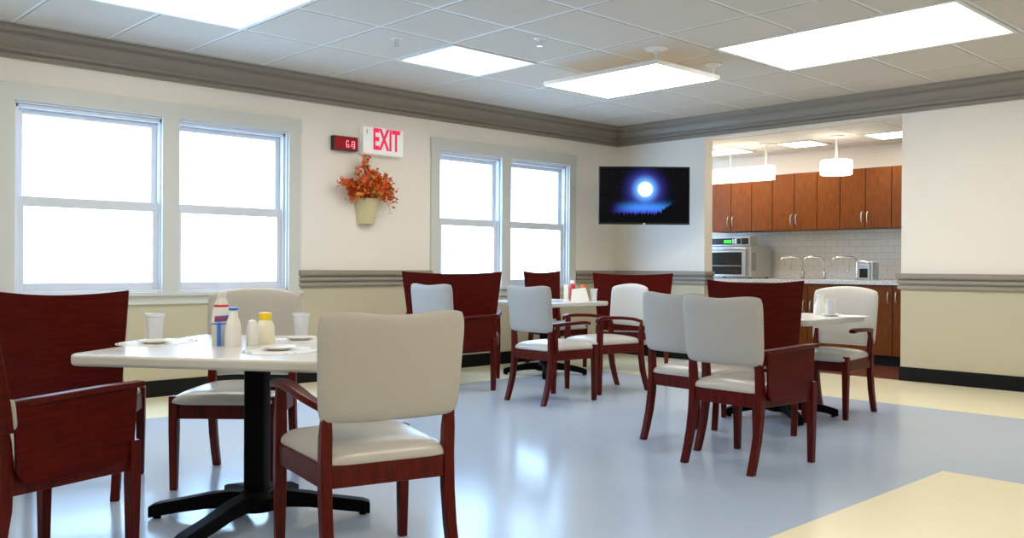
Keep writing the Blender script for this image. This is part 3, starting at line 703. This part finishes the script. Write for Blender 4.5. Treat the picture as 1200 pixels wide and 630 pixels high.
# television
TVC = V(1.00, -0.715, 1.897)
fw = V(0.735, -0.678, -0.012).normalized(); rt = V(0, 0, 1).cross(fw).normalized()
ang = math.atan2(rt.y, rt.x)
e = tag(empty('television', TVC, ang), 'flat black television in the corner showing a glowing moon over a dark lake', 'television')
W_, H_ = 1.03, 0.655
mb = MB(); mb.box(-W_ / 2, W_ / 2, 0, 0.045, -H_ / 2, H_ / 2); mb.box(-W_ / 3, W_ / 3, 0.045, 0.075, -H_ / 3, H_ / 3); mb.build('housing', 'blackplastic', e, bevel=0.004, smooth=0)
def screen_mat():
    m = bpy.data.materials.new('moon_screen'); m.use_nodes = True; nt = m.node_tree; b = nt.nodes['Principled BSDF']
    b.inputs['Base Color'].default_value = (0.004, 0.004, 0.006, 1); b.inputs['Roughness'].default_value = 0.4; b.inputs['Specular IOR Level'].default_value = 0.04
    tc = nt.nodes.new('ShaderNodeTexCoord'); sp = nt.nodes.new('ShaderNodeSeparateXYZ'); nt.links.new(tc.outputs['Object'], sp.inputs[0])
    def mth(op, a, b_=None, c=None):
        n = nt.nodes.new('ShaderNodeMath'); n.operation = op
        for i, v in enumerate((a, b_, c)):
            if v is None: continue
            if isinstance(v, (int, float)): n.inputs[i].default_value = v
            else: nt.links.new(v, n.inputs[i])
        return n.outputs[0]
    def smooth(v, lo, hi, o0=0.0, o1=1.0):
        n = nt.nodes.new('ShaderNodeMapRange'); n.interpolation_type = 'SMOOTHSTEP'; nt.links.new(v, n.inputs[0])
        for i, k in enumerate((lo, hi, o0, o1)): n.inputs[i + 1].default_value = k
        return n.outputs[0]
    x, z = sp.outputs[0], sp.outputs[2]
    mx = mth('SUBTRACT', x, 0.01); mz = mth('SUBTRACT', z, 0.07)
    r = mth('SQRT', mth('ADD', mth('MULTIPLY', mx, mx), mth('MULTIPLY', mz, mz)))
    disc = smooth(r, 0.062, 0.098, 1, 0)
    glow = mth('POWER', smooth(r, 0.06, 0.36, 1, 0), 2.2)
    halo = mth('POWER', smooth(r, 0.07, 0.21, 1, 0), 2.0)
    dz = mth('ADD', z, 0.135)
    lake = mth('MULTIPLY', mth('POWER', 2.718, mth('MULTIPLY', mth('MULTIPLY', dz, dz), -420.0)), smooth(mth('ABSOLUTE', mth('SUBTRACT', x, 0.03)), 0.10, 0.40, 1, 0))
    low = mth('MULTIPLY', mth('POWER', 2.718, mth('MULTIPLY', mth('MULTIPLY', mth('ADD', z, 0.19), mth('ADD', z, 0.19)), -160.0)), smooth(mth('ABSOLUTE', x), 0.15, 0.42, 1, 0))
    nz = nt.nodes.new('ShaderNodeTexNoise'); nz.inputs['Scale'].default_value = 55; nz.inputs['Detail'].default_value = 3
    cb = nt.nodes.new('ShaderNodeCombineXYZ'); nt.links.new(x, cb.inputs[0]); nt.links.new(cb.outputs[0], nz.inputs['Vector'])
    hgt = mth('ADD', mth('MULTIPLY', nz.outputs['Fac'], 0.20), mth('ADD', -0.305, smooth(x, 0.12, 0.40, 0, 0.15)))
    sky = smooth(mth('SUBTRACT', z, hgt), 0.0, 0.012, 0, 1)
    st = nt.nodes.new('ShaderNodeTexNoise'); st.inputs['Scale'].default_value = 85; st.inputs['Detail'].default_value = 1; nt.links.new(tc.outputs['Object'], st.inputs['Vector'])
    stars = smooth(st.outputs['Fac'], 0.70, 0.80, 0, 0.35)
    def comp(dk, hk, gk, lk, wk, sk):
        s = mth('MULTIPLY', disc, dk)
        for a, k in ((halo, hk), (glow, gk), (lake, lk), (low, wk), (stars, sk)): s = mth('ADD', s, mth('MULTIPLY', a, k))
        return mth('MULTIPLY', s, sky)
    c = nt.nodes.new('ShaderNodeCombineColor')
    nt.links.new(comp(1.2, 0.10, 0.06, 0.02, 0.04, 0.3), c.inputs[0]); nt.links.new(comp(1.2, 0.45, 0.06, 0.22, 0.03, 0.3), c.inputs[1]); nt.links.new(comp(1.2, 0.75, 0.50, 0.5, 0.45, 0.6), c.inputs[2])
    nt.links.new(c.outputs[0], b.inputs['Emission Color']); b.inputs['Emission Strength'].default_value = 1.0
    return m
mb = MB(); mb.box(-W_ / 2 + 0.012, W_ / 2 - 0.012, -0.002, 0.0, -H_ / 2 + 0.02, H_ / 2 - 0.012); mb.build('screen', screen_mat(), e, smooth=0)
mb = MB(); mb.box(-0.013, 0.013, -0.004, 0, -H_ / 2 + 0.003, -H_ / 2 + 0.016); mb.build('badge', 'plastic_white', e, smooth=0)
mb = MB(); mb.box(-0.04, 0.04, 0.075, 0.26, -0.05, 0.05); mb.tube([(0, 0.2, 0), (0, 1.10, 0)], 0.022, 10); mb.box(-0.22, 0.22, 0.075, 0.09, -0.18, 0.18); mb.build('mount', 'blackmetal', e, smooth=0)

# ------------------------------------------------------------------ kitchen behind the opening
KB, KX0, KX1, KC = 1.88, -0.6, 4.7, 2.575
mb = MB(); mb.box(KX0, KX1, KB, KB + 0.12, 0, KC + 0.1); struct(mb.build('wall_kitchen', 'wall_up', smooth=0))
mb = MB(); mb.box(KX0 - 0.12, KX0, 0.155, KB + 0.12, 0, KC + 0.1); struct(mb.build('wall_kitchen_left', 'wall_up', smooth=0))
mb = MB(); mb.box(KX1, KX1 + 0.12, 0.155, KB + 0.12, 0, KC + 0.1); struct(mb.build('wall_kitchen_right', 'wall_up', smooth=0))
KL = [(0.45, 1.17, 0.86, 1.40), (1.66, 2.18, 0.86, 1.40), (2.74, 3.30, 0.86, 1.42)]
mb = MB(); kx = [KX0, 0.45, 1.17, 1.66, 2.18, 2.74, 3.30, 4.0, KX1]; ky = [0.155, 0.86, 1.41, KB]
for a, b in zip(kx, kx[1:]):
    for c, d in zip(ky, ky[1:]):
        if any(l[0] - .01 <= a and b <= l[1] + .01 and abs(c - 0.86) < .01 for l in KL): continue
        mb.box(a + 0.014, b - 0.014, c + 0.014, d - 0.014, KC, KC + 0.03, 0)
mb.box(KX0, KX1, 0.155, KB, KC + 0.03, KC + 0.1, 1)
struct(mb.build('ceiling_kitchen', ['ktile', 'gap'], smooth=0))
mb = MB()
for x in kx[1:-1]: mb.box(x - 0.011, x + 0.011, 0.155, KB, KC + 0.002, KC + 0.029)
for y in ky[1:-1]: mb.box(KX0, KX1, y - 0.011, y + 0.011, KC + 0.0026, KC + 0.028)
struct(mb.build('trim_12', 'tbar', smooth=0))
for l, lab in zip(KL, ('kitchen ceiling panel at the left, above the oven', 'kitchen ceiling panel in the middle, between the pendant lamps', 'kitchen ceiling panel at the right, beside the opening edge')):
    flush_light(*l, lab, z=KC, mname='kdiffuser')
# tiled splashback
mb = MB(); mb.box(0.0, KX1, KB - 0.012, KB, 1.05, 1.56); struct(mb.build('trim_13', 'splash', smooth=0))

def handle(parent, x, y, z, L_=0.13):
    mb = MB(); pts = [(x, y, z - L_ / 2), (x, y - 0.02, z - L_ / 2 + 0.008), (x, y - 0.032, z - L_ / 4), (x, y - 0.034, z), (x, y - 0.032, z + L_ / 4), (x, y - 0.02, z + L_ / 2 - 0.008), (x, y, z + L_ / 2)]
    mb.tube(pts, 0.007, 8); mb.build('handle', 'steel', parent)
UF, UZ0, UZ1 = 1.50, 1.56, 2.27
def upper(x0, x1, doors, label):
    cx = (x0 + x1) / 2
    e = tag(empty('upper_cabinet', (cx, UF, UZ0)), label, 'cabinet', 'wall cabinets')
    mb = MB(); mb.box(x0 - cx, x1 - cx, 0.02, KB - UF - 0.0005, 0, UZ1 - UZ0); mb.build('body', 'honey_dark', e, bevel=0.002, smooth=0)
    for a, b, hs in doors:
        mb = MB(); mb.box(a + 0.004 - cx, b - 0.004 - cx, 0, 0.02, 0.003, UZ1 - UZ0 - 0.003); d = mb.build('door', 'honey', e, bevel=0.003, smooth=0)
        if hs: handle(d, (b - 0.035 if hs > 0 else a + 0.035) - cx, 0, 0.13)
upper(0.40, 1.01, [(0.40, 0.70, 1), (0.70, 1.01, -1)], 'two-door wall cabinet at the left, above the oven')
upper(1.01, 1.31, [(1.01, 1.31, 0)], 'single plain wall cabinet left of the middle pair of doors')
upper(1.31, 1.92, [(1.31, 1.615, 1), (1.615, 1.92, -1)], 'two-door wall cabinet in the middle, above the left tap')
upper(1.92, 2.215, [(1.92, 2.215, 0)], 'single plain wall cabinet behind the round pendant lamp')
upper(2.215, 2.84, [(2.215, 2.53, 1), (2.53, 2.84, -1)], 'two-door wall cabinet at the right, above the napkin dispenser')
upper(2.84, 3.45, [(2.84, 3.145, 0), (3.145, 3.45, 0)], 'wall cabinet at the far right, mostly hidden by the wall')
BF, BZ = 1.14, 0.905
def lower(x0, x1, doors, drawer, label):
    cx = (x0 + x1) / 2
    e = tag(empty('base_cabinet', (cx, BF, 0)), label, 'cabinet', 'base cabinets')
    mb = MB(); mb.box(x0 - cx, x1 - cx, 0.02, KB - BF - 0.013, 0.11, BZ); mb.build('body', 'honey_dark', e, bevel=0.002, smooth=0)
    mb = MB(); mb.box(x0 - cx, x1 - cx, 0.06, 0.08, 0, 0.11); mb.build('toe_kick', 'blackbase', e, smooth=0)
    zt = 0.885
    if drawer:
        n = len(doors)
        for a, b, hs in doors:
            mb = MB(); mb.box(a + 0.004 - cx, b - 0.004 - cx, 0, 0.02, 0.76, zt); dr = mb.build('drawer', 'honey', e, bevel=0.003, smooth=0)
        zt = 0.752
    for a, b, hs in doors:
        mb = MB(); mb.box(a + 0.004 - cx, b - 0.004 - cx, 0, 0.02, 0.115, zt); d = mb.build('door', 'honey', e, bevel=0.003, smooth=0)
        if hs: handle(d, (b - 0.045 if hs > 0 else a + 0.045) - cx, 0, zt - 0.12)
lower(-0.2, 0.7, [(-0.2, 0.25, 1), (0.25, 0.7, -1)], True, 'base cabinet at the far left, hidden behind the corner wall')
lower(0.7, 1.55, [(0.7, 1.125, 1), (1.125, 1.55, -1)], True, 'base cabinet with drawers under the oven')
lower(1.55, 2.45, [(1.55, 2.0, 1), (2.0, 2.45, -1)], True, 'base cabinet with drawers under the sink, left of the arched grey chair')
lower(2.45, 3.02, [(2.45, 3.02, 1)], False, 'tall-door base cabinet right of the arched grey chair')
lower(3.02, 3.62, [(3.02, 3.62, -1)], False, 'base cabinet at the right end, beside the opening edge')
# worktop with a sink cut-out
CZ0, CZ1 = 0.905, 0.95
SX0, SX1, SY0, SY1 = 1.42, 2.52, 1.25, 1.60
e = tag(empty('worktop', (1.9, BF, CZ0)), 'speckled white granite worktop running along the kitchen', 'worktop')
mb = MB(); ox, oy, oz = 1.9, BF, CZ0
for b in ((-0.25, SX0, BF - 0.03, KB), (SX1, 3.66, BF - 0.03, KB), (SX0, SX1, BF - 0.03, SY0), (SX0, SX1, SY1, KB)): mb.box(b[0] - ox, b[1] - ox, b[2] - oy, b[3] - oy, 0, CZ1 - CZ0)
mb.build('slab', 'granite', e, smooth=0)
mb = MB(); mb.box(-0.25 - ox, 3.66 - ox, KB - 0.022 - oy, KB - oy, CZ1 - oz, 1.05 - oz); struct(mb.build('trim_14', 'granite', None, (ox, oy, oz), smooth=0))
e = tag(empty('sink', ((SX0 + SX1) / 2, (SY0 + SY1) / 2, CZ1)), 'long steel sink set in the granite worktop below the taps', 'sink')
a, b = (SX1 - SX0) / 2, (SY1 - SY0) / 2
mb = MB()
for q in ((-a - 0.012, a + 0.012, -b - 0.012, -b + 0.01), (-a - 0.012, a + 0.012, b - 0.01, b + 0.012), (-a - 0.012, -a + 0.01, -b + 0.01, b - 0.01), (a - 0.01, a + 0.012, -b + 0.01, b - 0.01)): mb.box(*q, 0.0, 0.007)
mb.build('rim', 'steel', e, smooth=0)
mb = MB()
for q in ((-a + 0.004, a - 0.004, -b + 0.004, b - 0.004, -0.03, -0.026), (-a + 0.004, a - 0.004, -b + 0.002, -b + 0.006, -0.03, 0), (-a + 0.004, a - 0.004, b - 0.006, b - 0.002, -0.03, 0)): mb.box(*q)
mb.build('basin', 'steel', e, smooth=0)
def faucet(x, label, reach, ln):
    e = tag(empty('faucet', (x, SY1 + 0.06, CZ1)), label, 'tap', 'kitchen taps')
    mb = MB(); mb.lathe([(0, 0), (0.028, 0), (0.028, 0.012), (0.02, 0.02), (0.019, 0.09), (0.015, 0.1), (0, 0.1)], 18); mb.build('base', 'chrome', e)
    mb = MB(); h = 0.20
    pts = [(0, 0, 0.09), (0, 0, h)] + [(-0.075 * (1 - math.cos(t)), -0.03 * (1 - math.cos(t)), h + 0.075 * math.sin(t)) for t in (0.4, 0.8, 1.2, 1.57)] + [(-0.075 - reach * 0.5, -0.05 - 0.2 * reach, h + 0.076), (-0.075 - reach * 0.9, -0.07 - 0.3 * reach, h + 0.062), (-0.075 - reach, -0.08 - 0.3 * reach, h + 0.035)]
    mb.tube(pts, 0.0105, 10); mb.build('spout', 'chrome', e)
    mb = MB(); mb.tube([(0.018, 0, 0.07), (0.05, -0.01, 0.085), (0.075, -0.02, 0.1)], 0.006, 8); mb.build('lever', 'chrome', e)
    if ln:
        mb = MB(); mb.tube([(-0.075 - reach * 0.4, -0.06, h + 0.07), (-0.075 - reach * 0.42, -0.06, h - 0.07), (-0.06 - reach * 0.25, -0.05, h - 0.10), (-0.09, -0.04, h - 0.05), (-0.07, -0.035, h + 0.06)] if ln > 1 else [(-0.075 - reach * 0.3, -0.06, h + 0.07), (-0.075 - reach * 0.3, -0.06, 0.12)], 0.004, 6)
        mb.build('hose', 'chrome', e)
faucet(1.65, 'chrome arched tap at the left of the sink', 0.16, 1)
faucet(1.94, 'chrome arched tap in the middle of the sink', 0.13, 0)
faucet(2.36, 'chrome arched tap with hanging hose at the right of the sink', 0.17, 2)
# napkin dispenser
e = tag(empty('napkin_dispenser', (2.55, 1.52, CZ1), math.radians(-12)), 'steel napkin dispenser on the worktop right of the taps', 'dispenser')
mb = MB(); mb.box(-0.08, 0.08, -0.06, 0.06, 0, 0.19); mb.box(0.085, 0.115, -0.055, 0.06, 0, 0.21); mb.build('case', 'steel', e, bevel=0.006, smooth=0)
mb = MB(); mb.box(-0.058, 0.05, -0.064, -0.06, 0.03, 0.135); mb.build('front_plate', 'dark_glass', e, smooth=0)
mb = MB(); mb.sheet(lambda u, v, s, p: (-0.01 + 0.085 * u, -0.01 + 0.05 * v, 0.215 - 0.02 * u * 0.6 + 0.008 * p * s + 0.006 * math.sin(9 * u)), 10, 6); mb.build('napkins', 'paper', e, smooth=60)
# countertop oven
e = tag(empty('countertop_oven', (0.80, 1.25, CZ1)), 'steel countertop oven with green display at the left of the worktop', 'oven')
mb = MB(); mb.box(-0.36, 0.36, 0.0, 0.50, 0.015, 0.415); mb.build('body', 'steel', e, bevel=0.006, smooth=0)
mb = MB(); mb.box(-0.36, 0.36, -0.02, 0.16, 0.415, 0.535); mb.build('control_housing', 'steel', e, bevel=0.008, smooth=0)
mb = MB(); mb.box(-0.33, 0.14, -0.024, -0.02, 0.435, 0.515); mb.box(0.165, 0.225, -0.024, -0.02, 0.44, 0.51); mb.box(0.235, 0.335, -0.024, -0.02, 0.435, 0.515); cp = mb.build('control_panel', 'blackplastic', e, smooth=0)
mb = MB()
for k in range(4): mb.box(-0.02 + k * 0.028, 0.0 + k * 0.028, -0.0265, -0.024, 0.455, 0.49)
mb.build('display_digits', 'green_led', cp, smooth=0)
mb = MB()
for k in range(4): mb.box(0.03 + 0.072 + k * 0.018, 0.03 + 0.082 + k * 0.018, -0.0265, -0.024, 0.445, 0.505)
mb.build('buttons', 'ice_led', cp, smooth=0)
mb = MB(); mb.box(-0.35, 0.30, -0.028, 0.0, 0.02, 0.36); dr = mb.build('door', 'steel', e, bevel=0.005, smooth=0)
mb = MB(); mb.box(-0.33, 0.245, -0.031, -0.028, 0.05, 0.335); wn = mb.build('window', 'dark_glass', dr, smooth=0)
mb = MB(); mb.box(-0.32, 0.235, -0.033, -0.031, 0.158, 0.163); mb.build('rack', 'steel', dr, smooth=0)
mb = MB(); mb.tube([(-0.33, -0.03, 0.375), (-0.30, -0.05, 0.38), (0.25, -0.05, 0.38), (0.29, -0.03, 0.375)], 0.013, 10); mb.build('handle', 'steel', dr)
mb = MB(); mb.box(0.361, 0.364, 0.02, 0.12, 0.10, 0.33); mb.build('vent_plate', mat('vent_grey', (128, 124, 112), 0.5), e, smooth=0)
for fx_, fy_ in ((-0.32, 0.05), (0.32, 0.05), (-0.32, 0.45), (0.32, 0.45)):
    mb = MB(); mb.lathe([(0, 0), (0.02, 0), (0.02, 0.016), (0, 0.016)], 12, (fx_, fy_, 0)); mb.build('foot', 'blackplastic', e)

# pendants
e = tag(empty('linear_pendant_lamp', (1.22, 0.82, 2.14)), 'long white box pendant lamp hanging on two rods in the kitchen', 'lamp')
mb = MB(); mb.prism(rrect(1.02, 0.16, 0.07, 6), 0, 0.165); mb.build('lamp_shade', 'shade', e, bevel=0.006)
for hx in (-0.09, 0.40):
    h = KC - 2.14
    mb = MB(); mb.tube([(hx, 0, 0.16), (hx, 0, h - 0.01)], 0.006 if hx < 0 else 0.011, 8); mb.lathe([(0, h), (0.08, h), (0.08, h - 0.012), (0.02, h - 0.03), (0, h - 0.03)], 18, (hx, 0, 0)); mb.build('rod', 'tbar', e)
e = tag(empty('drum_pendant_lamp', (2.52, 0.80, 2.135)), 'round white drum pendant lamp in front of the cabinets', 'lamp')
mb = MB(); mb.lathe([(0, 0.0), (0.16, 0.0), (0.172, 0.008), (0.172, 0.155), (0.165, 0.163), (0, 0.163)], 36); mb.build('lamp_shade', 'shade', e)
mb = MB(); h = KC - 2.135; mb.tube([(0, 0, 0.162), (0, 0, h - 0.01)], 0.013, 8); mb.lathe([(0, h), (0.085, h), (0.085, h - 0.012), (0.02, h - 0.035), (0, h - 0.035)], 18); mb.build('rod', 'tbar', e)

# ------------------------------------------------------------------ sky light, camera, view
w = bpy.data.worlds.new('daylight'); S.world = w; w.use_nodes = True
bg = w.node_tree.nodes['Background']; bg.inputs['Color'].default_value = (0.40, 0.66, 1.0, 1); bg.inputs['Strength'].default_value = 11.0
wt_ = w.node_tree; tcw = wt_.nodes.new('ShaderNodeTexCoord'); spw = wt_.nodes.new('ShaderNodeSeparateXYZ'); mrw = wt_.nodes.new('ShaderNodeMapRange'); mrw.interpolation_type = 'SMOOTHSTEP'
# even daylight; dimming added at steep downward angles shades the ceiling by the windows
for i, k in enumerate((-0.86, -0.50, 0.12, 1.0)): mrw.inputs[i + 1].default_value = k
mmw = wt_.nodes.new('ShaderNodeMath'); mmw.operation = 'MULTIPLY'; mmw.inputs[1].default_value = 11.0
wt_.links.new(tcw.outputs['Generated'], spw.inputs[0]); wt_.links.new(spw.outputs[2], mrw.inputs[0]); wt_.links.new(mrw.outputs[0], mmw.inputs[0]); wt_.links.new(mmw.outputs[0], bg.inputs['Strength'])
for op in (W1, W2):
    l = bpy.data.lights.new('window_portal', 'AREA'); l.shape = 'RECTANGLE'; l.size = op[3] - op[2]; l.size_y = op[1] - op[0]
    l.cycles.is_portal = True
    o = bpy.data.objects.new('window_portal', l); COL.objects.link(o)
    o.location = (-WT - 0.02, (op[0] + op[1]) / 2, (op[2] + op[3]) / 2); o.rotation_euler = (0, -PI / 2, 0)

yaw, pitch, roll = 0.81257, -0.00343, 0.006
fwd = V(-math.sin(yaw) * math.cos(pitch), math.cos(yaw) * math.cos(pitch), math.sin(pitch))
right = V(math.cos(yaw), math.sin(yaw), 0); up = right.cross(fwd)
r2 = right * math.cos(roll) + up * math.sin(roll); u2 = -right * math.sin(roll) + up * math.cos(roll)
cam = bpy.data.cameras.new('camera'); co = bpy.data.objects.new('camera', cam); COL.objects.link(co)
mw = Matrix.Identity(4)
for i in range(3): mw[i][0] = r2[i]; mw[i][1] = u2[i]; mw[i][2] = -fwd[i]
mw[0][3], mw[1][3], mw[2][3] = 7.37975, -8.81031, 1.09268
co.matrix_world = mw
cam.sensor_fit = 'HORIZONTAL'; cam.sensor_width = 36; cam.lens = 1056.847 / 1200 * 36; cam.clip_start = 0.05
S.camera = co
S.view_settings.view_transform = 'Standard'; S.view_settings.look = 'None'; S.view_settings.gamma = 1; S.view_settings.use_curve_mapping = False
S.view_settings.exposure = 0.15
S.cycles.max_bounces = 10; S.cycles.diffuse_bounces = 6; S.cycles.transparent_max_bounces = 12
S.cycles.sample_clamp_indirect = 8
